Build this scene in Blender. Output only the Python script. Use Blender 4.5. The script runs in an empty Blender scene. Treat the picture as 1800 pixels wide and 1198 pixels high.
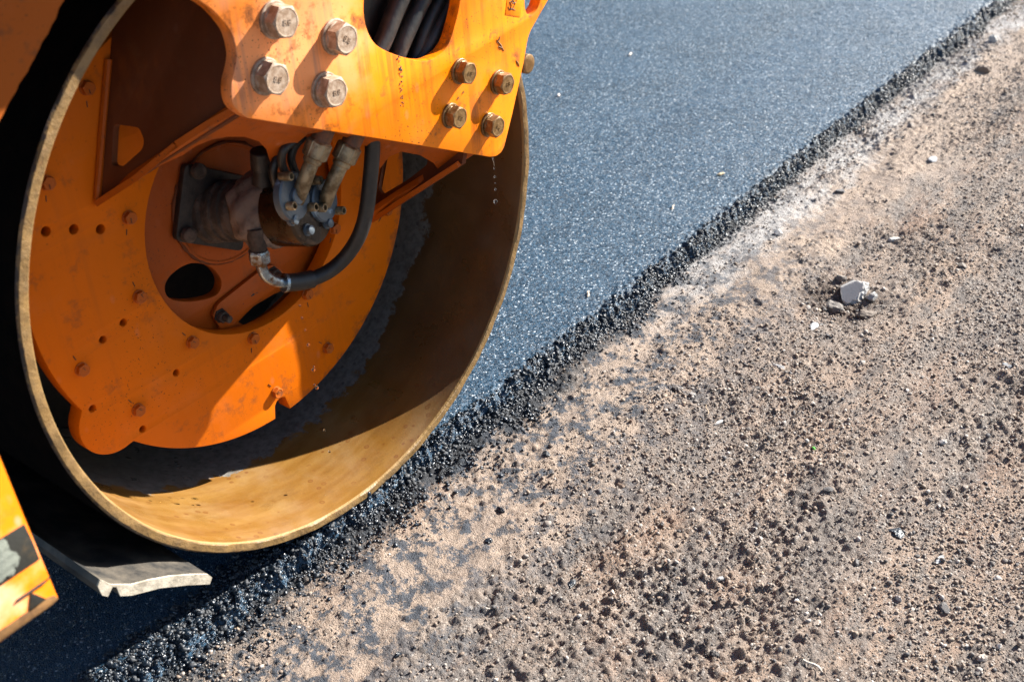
import bpy, bmesh, math
import numpy as np
from mathutils import Vector, Matrix
C = bpy.context
S = C.scene
COL = S.collection
RNG = np.random.default_rng(7)

# ------------------------------------------------------------------ camera
F_PX = 2000.0                      # focal length in pixels of an 1800 px wide frame
CAM = Vector((-1.1949, -1.4133, 1.5481))
YAW, PITCH, ROLL = 0.87378, 0.57589, -0.06599
_d = Vector((math.sin(YAW)*math.cos(PITCH), math.cos(YAW)*math.cos(PITCH), -math.sin(PITCH)))
_r = _d.cross(Vector((0, 0, 1))).normalized()
_u = _r.cross(_d)
_r2 = _r*math.cos(ROLL) + _u*math.sin(ROLL)
_u2 = -_r*math.sin(ROLL) + _u*math.cos(ROLL)
cd = bpy.data.cameras.new('camera')
cam = bpy.data.objects.new('camera', cd)
COL.objects.link(cam)
M3 = Matrix((( _r2.x, _u2.x, -_d.x), (_r2.y, _u2.y, -_d.y), (_r2.z, _u2.z, -_d.z)))
cam.matrix_world = Matrix.Translation(CAM) @ M3.to_4x4()
cd.sensor_width = 36
cd.lens = F_PX/1800*36
cd.clip_start = 0.02
cd.clip_end = 2000
cd.dof.use_dof = True
cd.dof.focus_distance = 2.35
cd.dof.aperture_fstop = 4.5
S.camera = cam

# ------------------------------------------------------------------ sky, sun, exposure
SUN = Vector((2.65, -1.0, 1.68)).normalized()
EL = math.asin(SUN.z)
AZ = math.atan2(SUN.x, SUN.y)
w = bpy.data.worlds.new('World'); S.world = w; w.use_nodes = True
nt = w.node_tree
bg = nt.nodes['Background']; bg.inputs['Strength'].default_value = 0.05
sk = nt.nodes.new('ShaderNodeTexSky'); sk.sky_type = 'NISHITA'; sk.sun_disc = False
sk.sun_elevation = EL; sk.sun_rotation = AZ
sk.air_density = 1.0; sk.dust_density = 0.6; sk.ozone_density = 2.5
nt.links.new(sk.outputs[0], bg.inputs[0])
sl = bpy.data.lights.new('sun', 'SUN'); sl.energy = 5.0; sl.angle = math.radians(0.5); sl.color = (1.0, 0.95, 0.87)
so = bpy.data.objects.new('sun', sl); COL.objects.link(so)
so.rotation_euler = SUN.to_track_quat('Z', 'Y').to_euler()
so.location = (4, -3, 5)
S.view_settings.view_transform = 'Standard'; S.view_settings.look = 'None'
S.view_settings.exposure = 1.9; S.view_settings.gamma = 1

# ------------------------------------------------------------------ geometry helpers
R = 0.60          # drum radius (m)
ZG = -0.035       # dirt level; the asphalt top is z = 0

def ray(px, py):
    return _d + _r2*((px-900)/F_PX) - _u2*((py-599)/F_PX)
def P(px, py, y):                  # point of the plane y = const
    D = ray(px, py); return CAM + D*((y-CAM.y)/D.y)
def G(px, py, z=ZG):               # point of the horizontal plane z
    D = ray(px, py); return CAM + D*((z-CAM.z)/D.z)

def props(o, label, cat, group=None, kind=None):
    o['label'] = label
    if cat: o['category'] = cat
    if group: o['group'] = group
    if kind: o['kind'] = kind
    return o
def link(name, me, mats, parent=None):
    if not isinstance(mats, (list, tuple)): mats = [mats]
    for m in mats: me.materials.append(m)
    o = bpy.data.objects.new(name, me); COL.objects.link(o)
    if parent: o.parent = parent
    return o
def finish(name, bm, mats, parent=None, smooth=True, sharp=0.6):
    bmesh.ops.recalc_face_normals(bm, faces=bm.faces)
    me = bpy.data.meshes.new(name); 
    for e in bm.edges:
        if len(e.link_faces) == 2 and e.calc_face_angle(0) > sharp: e.smooth = False
    for f in bm.faces: f.smooth = smooth
    bm.to_mesh(me); bm.free()
    return link(name, me, mats, parent)

def catmull(pts, n=6, closed=True):
    pts = [np.array(p, float) for p in pts]; out = []
    L = len(pts)
    for i in range(L if closed else L-1):
        if closed: a, b, c, d = pts[i-1], pts[i], pts[(i+1) % L], pts[(i+2) % L]
        else: a, b, c, d = pts[max(i-1, 0)], pts[i], pts[i+1], pts[min(i+2, L-1)]
        for k in range(n):
            t = k/n
            out.append(0.5*((2*b)+(-a+c)*t+(2*a-5*b+4*c-d)*t*t+(-a+3*b-3*c+d)*t**3))
    if not closed: out.append(pts[-1])
    return out
def fillet(pts, rad, n=5):         # rounds every corner of a 2-D polygon
    pts = [np.array(p[:2], float) for p in pts]; out = []
    L = len(pts)
    for i in range(L):
        a, b, c = pts[i-1], pts[i], pts[(i+1) % L]
        va, vc = a-b, c-b; la, lc = np.linalg.norm(va), np.linalg.norm(vc)
        rr = min(rad, la*.45, lc*.45)
        p0, p1 = b+va/la*rr, b+vc/lc*rr
        for k in range(n+1):
            t = k/n; out.append((1-t)**2*p0+2*t*(1-t)*b+t*t*p1)
    return out

def plate(name, loops, frame, thick, mat, parent, bevel=0.0012, pre=None):
    """loops: lists of 2-D points in the frame (origin, u, v, n); the front face lies in the
    frame's plane and the plate grows along -n. Inner loops are openings."""
    cu = bpy.data.curves.new('outline', 'CURVE'); cu.dimensions = '2D'; cu.fill_mode = 'BOTH'
    cu.extrude = max(thick/2-bevel, 1e-5); cu.bevel_depth = bevel; cu.bevel_resolution = 1
    cu.offset = -bevel
    for lp in loops:
        sp = cu.splines.new('POLY'); sp.points.add(len(lp)-1); sp.use_cyclic_u = True
        for q, p in zip(sp.points, lp): q.co = (p[0], p[1], 0, 1)
    co = bpy.data.objects.new('outline', cu); COL.objects.link(co)
    dg = C.evaluated_depsgraph_get(); dg.update()
    me = bpy.data.meshes.new_from_object(co.evaluated_get(dg), depsgraph=dg)
    bpy.data.objects.remove(co); bpy.data.curves.remove(cu)
    bm = bmesh.new(); bm.from_mesh(me); bpy.data.meshes.remove(me)
    bmesh.ops.remove_doubles(bm, verts=bm.verts, dist=1e-5)
    o, u, v, n = frame
    for q in bm.verts: q.co = o + u*q.co.x + v*q.co.y + n*(q.co.z-thick/2)
    if pre: pre(bm)
    return finish(name, bm, mat, parent, sharp=0.5)
def yframe(y): return (Vector((0, y, 0)), Vector((1, 0, 0)), Vector((0, 0, 1)), Vector((0, -1, 0)))
def xz(pts, y):                    # pixel outline -> (x, z) on the plane y
    return [(lambda q: (q.x, q.z))(P(a, b, y)) for a, b in pts]
def frame3(A, B, Cc):              # frame of the plane through three points, facing the camera
    u = (B-A).normalized(); n = u.cross(Cc-A).normalized()
    if n.dot(CAM-A) < 0: n = -n
    return (A, u, n.cross(u), n)
def onframe(pts, fr):
    o, u, v, n = fr; out = []
    for a, b in pts:
        D = ray(a, b); q = CAM + D*((o-CAM).dot(n)/D.dot(n)) - o
        out.append((q.dot(u), q.dot(v)))
    return out
def circ(cx, cz, r, n=40): return [(cx+r*math.cos(2*math.pi*i/n), cz+r*math.sin(2*math.pi*i/n)) for i in range(n)]

def sweep(bm, pts, rad, seg=16, mat=0, caps=True, bump=0.0):
    pts = [Vector(p) for p in pts]; n = len(pts)
    rad = rad if isinstance(rad, (list, tuple)) else [rad]*n
    up = None; rings = []
    for i in range(n):
        t = (pts[min(i+1, n-1)]-pts[max(i-1, 0)]).normalized()
        if up is None:
            up = t.orthogonal().normalized()
        up = (up - t*up.dot(t)).normalized(); sd = t.cross(up)
        rings.append([bm.verts.new(pts[i]+(up*math.cos(2*math.pi*k/seg)+sd*math.sin(2*math.pi*k/seg))*rad[i]*(1+bump*RNG.uniform(-1, 1))) for k in range(seg)])
    for i in range(n-1):
        for k in range(seg):
            f = bm.faces.new((rings[i][k], rings[i][(k+1) % seg], rings[i+1][(k+1) % seg], rings[i+1][k])); f.material_index = mat
    if caps:
        bm.faces.new(rings[0]).material_index = mat; bm.faces.new(rings[-1]).material_index = mat
def tube(name, pts, rad, mat, parent, seg=18, n=7, bump=0.0):
    bm = bmesh.new(); sweep(bm, catmull([tuple(p) for p in pts], n, False), rad, seg, bump=bump)
    return finish(name, bm, mat, parent)
def lathe(bm, p0, p1, prof, seg=32, sides=None, mat=0, close=True, jit=0.0):
    """prof: (t along p0->p1 in metres, radius); sides=6 gives a hexagon section"""
    p0, p1 = Vector(p0), Vector(p1); a = (p1-p0).normalized(); up = Vector((0, 0, 1))
    if abs(a.z) > .95: up = Vector((0, 1, 0))
    up = (up-a*up.dot(a)).normalized(); sd = a.cross(up); rings = []
    for t, r in prof:
        rg = []
        for k in range(seg):
            an = 2*math.pi*k/seg; rr = r
            if sides: 
                h = 2*math.pi/sides; rr = r*math.cos(math.pi/sides)/math.cos(((an+h/2) % h)-h/2)
            rr *= 1+jit*RNG.uniform(-1, 1)
            rg.append(bm.verts.new(p0+a*(t+jit*.01*RNG.uniform(-1, 1))+(up*math.cos(an)+sd*math.sin(an))*rr))
        rings.append(rg)
    for i in range(len(rings)-1):
        for k in range(seg):
            bm.faces.new((rings[i][k], rings[i][(k+1) % seg], rings[i+1][(k+1) % seg], rings[i+1][k])).material_index = mat
    if close:
        bm.faces.new(rings[0]).material_index = mat; bm.faces.new(rings[-1]).material_index = mat

def hexhead(bm, y0, af, h, mat=0, seg=36):      # hexagonal head growing along -Y from y0, chamfered
    rad = []
    for k in range(seg):
        an = 2*math.pi*k/seg; hh = math.pi/3
        rad.append(af/2/math.cos(((an+hh/2) % hh)-hh/2))
    def ring(fn):
        return [bm.verts.new((math.sin(2*math.pi*k/seg)*fn(rad[k])[0], -fn(rad[k])[1]+y0, math.cos(2*math.pi*k/seg)*fn(rad[k])[0])) for k in range(seg)]
    cr = af/2*.94
    rs = [ring(lambda r: (r, 0)), ring(lambda r: (r, h-(r-cr)*.55)), ring(lambda r: (cr, h)), ring(lambda r: (cr-.0012, h)), ring(lambda r: (cr-.0022, h-.0004))]
    for a, b in zip(rs, rs[1:]):
        for k in range(seg): bm.faces.new((a[k], a[(k+1) % seg], b[(k+1) % seg], b[k])).material_index = mat
    bm.faces.new(rs[-1]).material_index = mat

# value noise, vectorised
def vnoise(x, y, seed=0):
    xi = np.floor(x).astype(np.int64); yi = np.floor(y).astype(np.int64)
    fx = x-xi; fy = y-yi; fx = fx*fx*(3-2*fx); fy = fy*fy*(3-2*fy)
    def h(a, b):
        v = (a*374761393 + b*668265263 + seed*974634777) & 0xffffffff
        v = ((v ^ (v >> 13))*1274126177) & 0xffffffff
        return ((v ^ (v >> 16)) & 0xffff)/65535.0
    return (h(xi, yi)*(1-fx)+h(xi+1, yi)*fx)*(1-fy)+(h(xi, yi+1)*(1-fx)+h(xi+1, yi+1)*fx)*fy
def fbm(x, y, f, o=4, seed=0):
    s = 0; a = 1; t = 0
    for k in range(o):
        s = s+a*(vnoise(x*f+k*17.3, y*f-k*9.1, seed+k)-.5); t += a; a *= .55; f *= 2.03
    return s/t*2

# ------------------------------------------------------------------ materials
def new_mat(name):
    m = bpy.data.materials.new(name); m.use_nodes = True
    n = m.node_tree; b = n.nodes['Principled BSDF']
    return m, n, b
class NB:
    def __init__(s, nt): s.n = nt
    def node(s, t, **kw):
        x = s.n.nodes.new(t)
        for k, v in kw.items(): setattr(x, k, v)
        return x
    def L(s, a, b): s.n.links.new(a, b)
    def pos(s):
        return s.node('ShaderNodeNewGeometry').outputs['Position']
    def scale(s, v, sc):
        m = s.node('ShaderNodeVectorMath', operation='MULTIPLY'); s.L(v, m.inputs[0]); m.inputs[1].default_value = sc; return m.outputs[0]
    def noise(s, v, sc, det=4, rough=.55, dist=0):
        x = s.node('ShaderNodeTexNoise'); s.L(v, x.inputs['Vector']); x.inputs['Scale'].default_value = sc
        x.inputs['Detail'].default_value = det; x.inputs['Roughness'].default_value = rough; x.inputs['Distortion'].default_value = dist
        return x.outputs['Fac']
    def vor(s, v, sc, out='Distance', feature='F1', rnd=1):
        x = s.node('ShaderNodeTexVoronoi', feature=feature); s.L(v, x.inputs['Vector']); x.inputs['Scale'].default_value = sc
        x.inputs['Randomness'].default_value = rnd
        return x.outputs[out]
    def rng(s, v, a, b, c=0, d=1, smooth=False):
        x = s.node('ShaderNodeMapRange'); x.clamp = True
        if smooth: x.interpolation_type = 'SMOOTHSTEP'
        s.L(v, x.inputs[0])
        for i, q in enumerate((a, b, c, d)): x.inputs[1+i].default_value = q
        return x.outputs[0]
    def math(s, op, a, b=None):
        x = s.node('ShaderNodeMath', operation=op)
        for i, q in enumerate((a, b)):
            if q is None: continue
            if isinstance(q, (int, float)): x.inputs[i].default_value = q
            else: s.L(q, x.inputs[i])
        return x.outputs[0]
    def mix(s, f, a, b):
        x = s.node('ShaderNodeMix', data_type='RGBA')
        for sock, q in ((x.inputs[0], f), (x.inputs[6], a), (x.inputs[7], b)):
            if isinstance(q, (int, float)): sock.default_value = q
            elif isinstance(q, tuple): sock.default_value = (*q, 1)
            else: s.L(q, sock)
        return x.outputs[2]
    def bump(s, h, strength, dist, prev=None):
        x = s.node('ShaderNodeBump'); s.L(h, x.inputs['Height']); x.inputs['Strength'].default_value = strength
        x.inputs['Distance'].default_value = dist
        if prev: s.L(prev, x.inputs['Normal'])
        return x.outputs[0]
    def sep(s, v):
        x = s.node('ShaderNodeSeparateXYZ'); s.L(v, x.inputs[0]); return x.outputs

def orange_paint(name, base=(.80, .215, .006), dust=.25, grime=.35, rough=.33, dustpt=None, streak=.2, brown=0.0, edge=None, spec=.3):
    m, n, b = new_mat(name); q = NB(n); p = q.pos()
    big = q.noise(p, 5, 5); col = q.mix(q.rng(big, .35, .7, 0, .35), base, tuple(c*.72 for c in base))
    st = q.math('MULTIPLY', q.rng(q.noise(q.scale(p, (75, 75, 3.5)), 1, 4), .47, .66), q.rng(q.noise(p, 6, 3), .42, .6, .15, 1))
    col = q.mix(q.math('MULTIPLY', st, streak), col, (.42, .095, .006))
    # thin chalky dust
    dn = q.noise(p, 9, 6, .62)
    dm = q.rng(dn, .55, .78, 0, dust)
    if dustpt:
        vm = q.node('ShaderNodeVectorMath', operation='DISTANCE'); q.L(p, vm.inputs[0]); vm.inputs[1].default_value = dustpt[:3]
        dd = q.math('ADD', vm.outputs['Value'], q.rng(q.noise(p, 11, 5), .3, .7, -.09, .09))
        dm = q.math('MAXIMUM', dm, q.rng(dd, dustpt[3], dustpt[3]*.25, 0, dustpt[4], True))
    col = q.mix(dm, col, (.80, .50, .34))
    # droplet marks
    dr = q.math('MULTIPLY', q.rng(q.vor(q.scale(p, (1, 1, .55)), 34), .22, .12, 0, 1), q.rng(q.noise(p, 7, 2), .56, .62, 0, .5*min(1, dust*3)))
    col = q.mix(dr, col, (.62, .36, .28))
    # grime and flaked specks
    sp = q.rng(q.noise(p, 230, 2, .5), .655, .69, 0, 1)
    spm = q.math('MULTIPLY', sp, q.rng(q.noise(p, 8, 4), .45, .65, .1, 1))
    col = q.mix(q.math('MULTIPLY', spm, grime*1.6), col, (.05, .02, .01))
    gr = q.rng(q.noise(p, 22, 8, .7), .56, .68, 0, grime)
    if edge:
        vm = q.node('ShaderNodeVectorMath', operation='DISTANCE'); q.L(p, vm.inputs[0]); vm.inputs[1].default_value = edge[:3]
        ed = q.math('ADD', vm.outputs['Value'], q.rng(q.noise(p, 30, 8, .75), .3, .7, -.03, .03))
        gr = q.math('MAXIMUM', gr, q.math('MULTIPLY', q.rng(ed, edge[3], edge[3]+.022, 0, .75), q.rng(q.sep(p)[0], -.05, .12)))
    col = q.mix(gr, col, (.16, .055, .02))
    b.inputs['Specular IOR Level'].default_value = spec
    if brown: col = q.mix(brown, col, (.10, .035, .015))
    q.L(col, b.inputs['Base Color'])
    q.L(q.rng(dn, .4, .8, rough, min(1, rough+.35)), b.inputs['Roughness'])
    q.L(q.bump(q.noise(p, 420, 3, .6), .12, .002, q.bump(gr, .2, -.0006)), b.inputs['Normal'])
    return m
def metal_dirty(name, c1, c2, sc=30, rough=.5, metal=0.0, bump=.3, thr=(.42, .62), r2=None):
    m, n, b = new_mat(name); q = NB(n); p = q.pos()
    f = q.rng(q.noise(p, sc, 6, .65), thr[0], thr[1])
    c1, c2 = (tuple(v*.62 for v in c) for c in (c1, c2))
    q.L(q.mix(f, c1, c2), b.inputs['Base Color']); b.inputs['Metallic'].default_value = metal
    q.L(q.rng(f, 0, 1, rough, r2 or rough), b.inputs['Roughness'])
    q.L(q.bump(q.noise(p, sc*5, 5, .6), bump, .003), b.inputs['Normal'])
    return m
M = {}
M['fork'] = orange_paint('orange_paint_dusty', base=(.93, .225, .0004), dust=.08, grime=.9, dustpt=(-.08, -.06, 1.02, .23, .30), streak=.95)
M['plate'] = orange_paint('orange_paint_shaded_plate', base=(.58, .122, .0001), dust=.05, grime=.55, rough=.5, spec=.12, streak=.4, edge=(-.03, .205, .592, .432))  # darker, redder than the fork's orange: the plate's shade is in the base
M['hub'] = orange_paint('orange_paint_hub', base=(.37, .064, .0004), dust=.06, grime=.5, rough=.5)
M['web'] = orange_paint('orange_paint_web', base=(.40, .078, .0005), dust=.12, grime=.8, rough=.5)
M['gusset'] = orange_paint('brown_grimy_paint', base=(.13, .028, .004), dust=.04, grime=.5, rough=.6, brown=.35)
M['panel'] = orange_paint('orange_paint_panel', base=(.93, .225, .001), dust=.45, grime=.3, rough=.45, dustpt=(-.90, -.3, .56, .13, .75))
M['chassis_shade_overhang'] = orange_paint('orange_paint_chassis_shade_overhang', base=(.45, .15, .02), dust=.3, grime=.4, rough=.5)
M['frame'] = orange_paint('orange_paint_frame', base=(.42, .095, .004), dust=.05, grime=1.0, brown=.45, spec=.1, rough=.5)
M['bolt'] = metal_dirty('dusty_bolt', (.36, .23, .14), (.62, .47, .35), 90, .6, 0, .25)
M['bolt_brown'] = metal_dirty('brown_bolt', (.22, .115, .035), (.40, .24, .10), 90, .32, .35, .25)
M['obolt'] = orange_paint('orange_bolt', base=(.36, .075, .001), dust=.06, grime=.9, rough=.5)
M['black'] = metal_dirty('dark_backing_sealant', (.008, .007, .007), (.03, .024, .02), 30, .45, 0, .3)  # black for the added dark sheets and the sealant
M['blackpaint'] = metal_dirty('black_marker', (.012, .011, .012), (.03, .025, .02), 60, .6, 0, .1)
M['flange'] = metal_dirty('dark_cast_iron', (.020, .016, .015), (.055, .040, .033), 40, .5, .1, .4)
M['mud'] = metal_dirty('dried_mud', (.060, .040, .030), (.15, .10, .075), 26, .9, 0, .8, (.45, .6))
M['mudlight'] = metal_dirty('caked_mud', (.30, .205, .155), (.13, .085, .06), 18, .92, 0, .8, (.5, .62))
M['cap'] = metal_dirty('oily_motor_cap', (.020, .012, .008), (.11, .055, .020), 16, .20, .35, .25, (.45, .7), .5)
M['port'] = metal_dirty('bare_grey_flange', (.13, .16, .19), (.45, .62, .80), 26, .40, .25, .2, (.58, .66), .4)
M['pipe'] = metal_dirty('brass_brown_pipe', (.19, .12, .055), (.52, .40, .24), 45, .36, .45, .3)
M['rusty'] = metal_dirty('rusty_sleeve', (.12, .06, .035), (.28, .10, .035), 60, .6, .1, .4)
M['rubber'] = metal_dirty('rubber_hose', (.018, .017, .017), (.06, .048, .038), 25, .48, 0, .25, (.45, .7))
M['chrome'] = metal_dirty('zinc_elbow', (.42, .50, .56), (.22, .11, .04), 38, .25, .8, .2, (.48, .62), .55)
M['scraper'] = metal_dirty('grey_scraper_plastic', (.78, .70, .56), (.46, .40, .31), 30, .6, 0, .4)
M['scraper_top'] = metal_dirty('dirty_shadowed_scraper_top', (.022, .022, .022), (.13, .11, .085), 14, .6, 0, .4)  # dirt, plus the shadow behind the lit end put into the colour
M['worn'] = metal_dirty('worn_patch', (.33, .36, .30), (.06, .06, .045), 70, .7, 0, .5, (.6, .66))
M['stripe'] = metal_dirty('hazard_black', (.030, .030, .024), (.14, .09, .04), 40, .6, 0, .2, (.55, .75))
M['rustedge'] = metal_dirty('rusty_edge', (.20, .095, .03), (.34, .17, .05), 50, .7, 0, .3)

# drum: inner face, rim face, outer face
def drum_inner():
    m, n, b = new_mat('drum_inner_surface'); q = NB(n); p = q.pos(); s = q.sep(p)
    y = q.math('ADD', s[1], q.rng(q.noise(p, 14, 7, .7), .3, .7, -.035, .035))
    tan = q.mix(q.rng(q.noise(q.scale(p, (5, 30, 5)), 1, 5, .6), .35, .68), (.150, .066, .010), (.205, .108, .026))
    tan = q.mix(q.rng(q.noise(p, 5, 5, .6), .5, .75, 0, .55), tan, (.25, .18, .09))
    vd = q.vor(p, 38); spot = q.math('MULTIPLY', q.math('MULTIPLY', q.rng(vd, .24, .19), q.rng(vd, .10, .16, .45, 1)), q.rng(q.noise(p, 9, 2), .46, .54))
    tan = q.mix(q.math('MULTIPLY', spot, .8), tan, (.12, .042, .008))
    tan = q.mix(q.rng(q.noise(q.scale(p, (8, 22, 8)), 1, 7, .7), .52, .66, 0, .55), tan, (.12, .055, .012))
    fl = q.rng(q.noise(p, 240, 2), .70, .74, 0, .6)
    tan = q.mix(fl, tan, (.14, .06, .02))
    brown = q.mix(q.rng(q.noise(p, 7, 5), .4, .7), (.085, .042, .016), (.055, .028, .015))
    tan = q.mix(q.rng(s[0], .12, .36, 0, .85), tan, brown)      # right side's shade darkened into the shell colour
    grey = q.mix(q.rng(q.noise(p, 60, 5, .7), .4, .65), (.17, .160, .145), (.085, .078, .068))
    gs = q.math('MULTIPLY', q.rng(q.vor(p, 45), .22, .14), q.rng(q.noise(p, 13, 2), .45, .5))
    grey = q.mix(q.math('MULTIPLY', gs, .9), grey, (.06, .055, .05))
    g = q.rng(y, .262, .268)
    col = q.mix(g, tan, grey)
    q.L(col, b.inputs['Base Color'])
    q.L(q.rng(q.noise(p, 12, 5), .35, .7, .26, .55), b.inputs['Roughness'])
    b.inputs['Specular IOR Level'].default_value = .7
    q.L(q.bump(q.noise(p, 160, 4, .6), .12, .002, q.bump(q.noise(q.scale(p, (3, 30, 3)), 1, 3), .15, .004)), b.inputs['Normal'])
    return m
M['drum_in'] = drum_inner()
def rim_mat():
    m, n, b = new_mat('drum_rim_steel'); q = NB(n); p = q.pos(); s = q.sep(p)
    rr = q.math('SQRT', q.math('ADD', q.math('POWER', s[0], 2.0), q.math('POWER', q.math('SUBTRACT', s[2], R), 2.0)))
    e = q.math('ADD', rr, q.rng(q.noise(p, 32, 6, .75), .3, .7, -.005, .005))
    col = q.mix(q.rng(q.noise(p, 30, 6, .65), .38, .66), (.20, .118, .040), (.115, .068, .026))
    col = q.mix(q.rng(q.noise(p, 130, 3), .62, .68, 0, .7), col, (.16, .08, .03))
    col = q.mix(q.rng(e, R-.0055, R-.0035), col, (.03, .018, .012))
    col = q.mix(q.rng(rr, R-.0195, R-.0215), col, (.27, .165, .058))
    q.L(col, b.inputs['Base Color']); q.L(q.rng(q.noise(p, 40, 4), .3, .7, .35, .65), b.inputs['Roughness'])
    q.L(q.bump(q.noise(p, 150, 5, .65), .5, .003, q.bump(q.noise(p, 30, 4), .5, .006)), b.inputs['Normal'])
    return m
M['drum_rim'] = rim_mat()
M['drum_out'] = metal_dirty('drum_outer_bitumen_shade', (.0025, .002, .002), (.006, .004, .003), 20, .9, 0, .3)  # bitumen, with the outer face's shade also put into the black
M['drum_out'].node_tree.nodes['Principled BSDF'].inputs['Specular IOR Level'].default_value = .03

def facets(q, p, sc, amt):
    v = q.node('ShaderNodeTexVoronoi'); q.L(p, v.inputs['Vector']); v.inputs['Scale'].default_value = sc
    c = q.node('ShaderNodeVectorMath', operation='SUBTRACT'); q.L(v.outputs['Color'], c.inputs[0]); c.inputs[1].default_value = (.5, .5, .5)
    m_ = q.node('ShaderNodeVectorMath', operation='SCALE'); q.L(c.outputs[0], m_.inputs[0]); m_.inputs['Scale'].default_value = amt
    g = q.node('ShaderNodeNewGeometry'); ad = q.node('ShaderNodeVectorMath', operation='ADD'); q.L(g.outputs['Normal'], ad.inputs[0]); q.L(m_.outputs[0], ad.inputs[1])
    nm = q.node('ShaderNodeVectorMath', operation='NORMALIZE'); q.L(ad.outputs[0], nm.inputs[0]); return nm.outputs[0], v
def asphalt_mat():
    m, n, b = new_mat('fresh_asphalt'); q = NB(n); p = q.pos()
    wp = q.node('ShaderNodeVectorMath', operation='ADD'); q.L(p, wp.inputs[0])
    nn = q.node('ShaderNodeTexNoise'); q.L(p, nn.inputs['Vector']); nn.inputs['Scale'].default_value = 300
    q.L(q.scale(nn.outputs['Color'], (.004, .004, .004)), wp.inputs[1]); p2 = wp.outputs[0]
    nf, cr = facets(q, p2, 300, .74); rnd = q.sep(cr.outputs['Color'])[0]
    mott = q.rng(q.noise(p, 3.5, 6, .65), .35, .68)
    col = q.mix(q.rng(rnd, .3, 1), (.004, .017, .034), (.020, .058, .102))  # blue of the reflected sky put into the base colour
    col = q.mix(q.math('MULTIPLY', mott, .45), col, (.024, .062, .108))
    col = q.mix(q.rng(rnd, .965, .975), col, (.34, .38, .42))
    q.L(col, b.inputs['Base Color'])
    q.L(q.rng(q.sep(cr.outputs['Color'])[1], .80, .9, .50, .22), b.inputs['Roughness'])
    b.inputs['IOR'].default_value = 1.5; b.inputs['Specular IOR Level'].default_value = .38
    h = q.math('MULTIPLY', cr.outputs['Distance'], -1.0)
    q.L(q.bump(h, .55, .004, nf), b.inputs['Normal'])
    return m
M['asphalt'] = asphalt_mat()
def crumb_mat():
    m, n, b = new_mat('tarry_crumbs'); q = NB(n); p = q.pos()
    nf, cr = facets(q, p, 520, .55)
    col = q.mix(q.rng(q.noise(p, 150, 3), .45, .7), (.004, .008, .014), (.012, .024, .042))
    dull = q.rng(q.noise(p, 45, 4, .65), .50, .60)
    q.L(q.mix(q.math('MULTIPLY', dull, .75), col, (.045, .047, .050)), b.inputs['Base Color'])
    q.L(q.rng(dull, 0, 1, .34, .75), b.inputs['Roughness']); b.inputs['IOR'].default_value = 1.5
    q.L(nf, b.inputs['Normal'])
    return m
M['crumb'] = crumb_mat()
def dirt_mat():
    m, n, b = new_mat('dirt_shoulder'); q = NB(n); p = q.pos(); s = q.sep(p)
    ps = q.scale(p, (.55, 1.5, 1))
    big = q.noise(ps, 2.6, 5, .6); mid = q.noise(ps, 13, 6, .65)
    col = q.mix(q.rng(big, .36, .62), (.185, .158, .138), (.300, .215, .158))
    col = q.mix(q.rng(mid, .44, .62, 0, .85), col, (.140, .124, .114))
    col = q.mix(q.rng(q.noise(ps, 5.5, 5, .6), .54, .68, 0, .6), col, (.245, .145, .092))
    col = q.mix(q.rng(q.noise(p, 30, 6, .65), .57, .70, 0, .65), col, (.42, .335, .27))
    vc = q.node('ShaderNodeTexVoronoi'); q.L(p, vc.inputs['Vector']); vc.inputs['Scale'].default_value = 290
    rr = q.sep(vc.outputs['Color'])
    dark = q.math('MULTIPLY', q.rng(rr[0], .78, .82), q.rng(q.noise(ps, 8, 5), .42, .60, .06, 1))
    col = q.mix(q.math('MULTIPLY', dark, .8), col, (.035, .033, .033))
    col = q.mix(q.math('MULTIPLY', q.rng(rr[1], .93, .95), .7), col, (.42, .385, .35))
    bd = q.math('ADD', s[1], q.rng(q.noise(ps, 4, 6, .65), .3, .7, -.12, .12))
    band = q.math('MULTIPLY', q.math('MULTIPLY', q.rng(bd, -.42, -.30), q.rng(bd, -.07, -.12)), .8)
    col = q.mix(band, col, q.mix(q.rng(mid, .4, .62), (.36, .275, .21), (.28, .215, .17)))
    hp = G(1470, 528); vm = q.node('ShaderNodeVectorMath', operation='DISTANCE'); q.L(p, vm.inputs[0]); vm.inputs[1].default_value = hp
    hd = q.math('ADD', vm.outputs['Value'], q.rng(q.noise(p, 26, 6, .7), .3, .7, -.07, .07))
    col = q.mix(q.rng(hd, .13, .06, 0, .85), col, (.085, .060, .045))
    # distance to the asphalt edge: dust-white strip far along, tar stains near the drum
    wob = q.math('ADD', s[1], q.rng(q.noise(p, 7, 6, .7), .3, .7, -.06, .06))
    strip = q.math('MULTIPLY', q.rng(wob, -.19, -.13), q.rng(s[0], .75, 1.3))
    strip = q.math('MULTIPLY', strip, q.rng(mid, .36, .55, .35, .95))
    col = q.mix(strip, col, (.36, .345, .335))
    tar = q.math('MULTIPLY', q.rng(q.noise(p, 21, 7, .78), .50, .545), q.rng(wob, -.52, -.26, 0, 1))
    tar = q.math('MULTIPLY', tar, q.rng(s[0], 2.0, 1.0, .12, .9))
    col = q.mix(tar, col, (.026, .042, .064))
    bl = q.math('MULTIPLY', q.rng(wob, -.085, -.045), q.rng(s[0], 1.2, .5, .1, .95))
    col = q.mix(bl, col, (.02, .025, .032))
    q.L(col, b.inputs['Base Color']); b.inputs['Roughness'].default_value = .9
    q.L(q.bump(q.noise(p, 330, 4, .7), 1.0, .0045, q.bump(vc.outputs['Distance'], .8, -.004)), b.inputs['Normal'])
    return m
M['dirt'] = dirt_mat()
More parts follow.
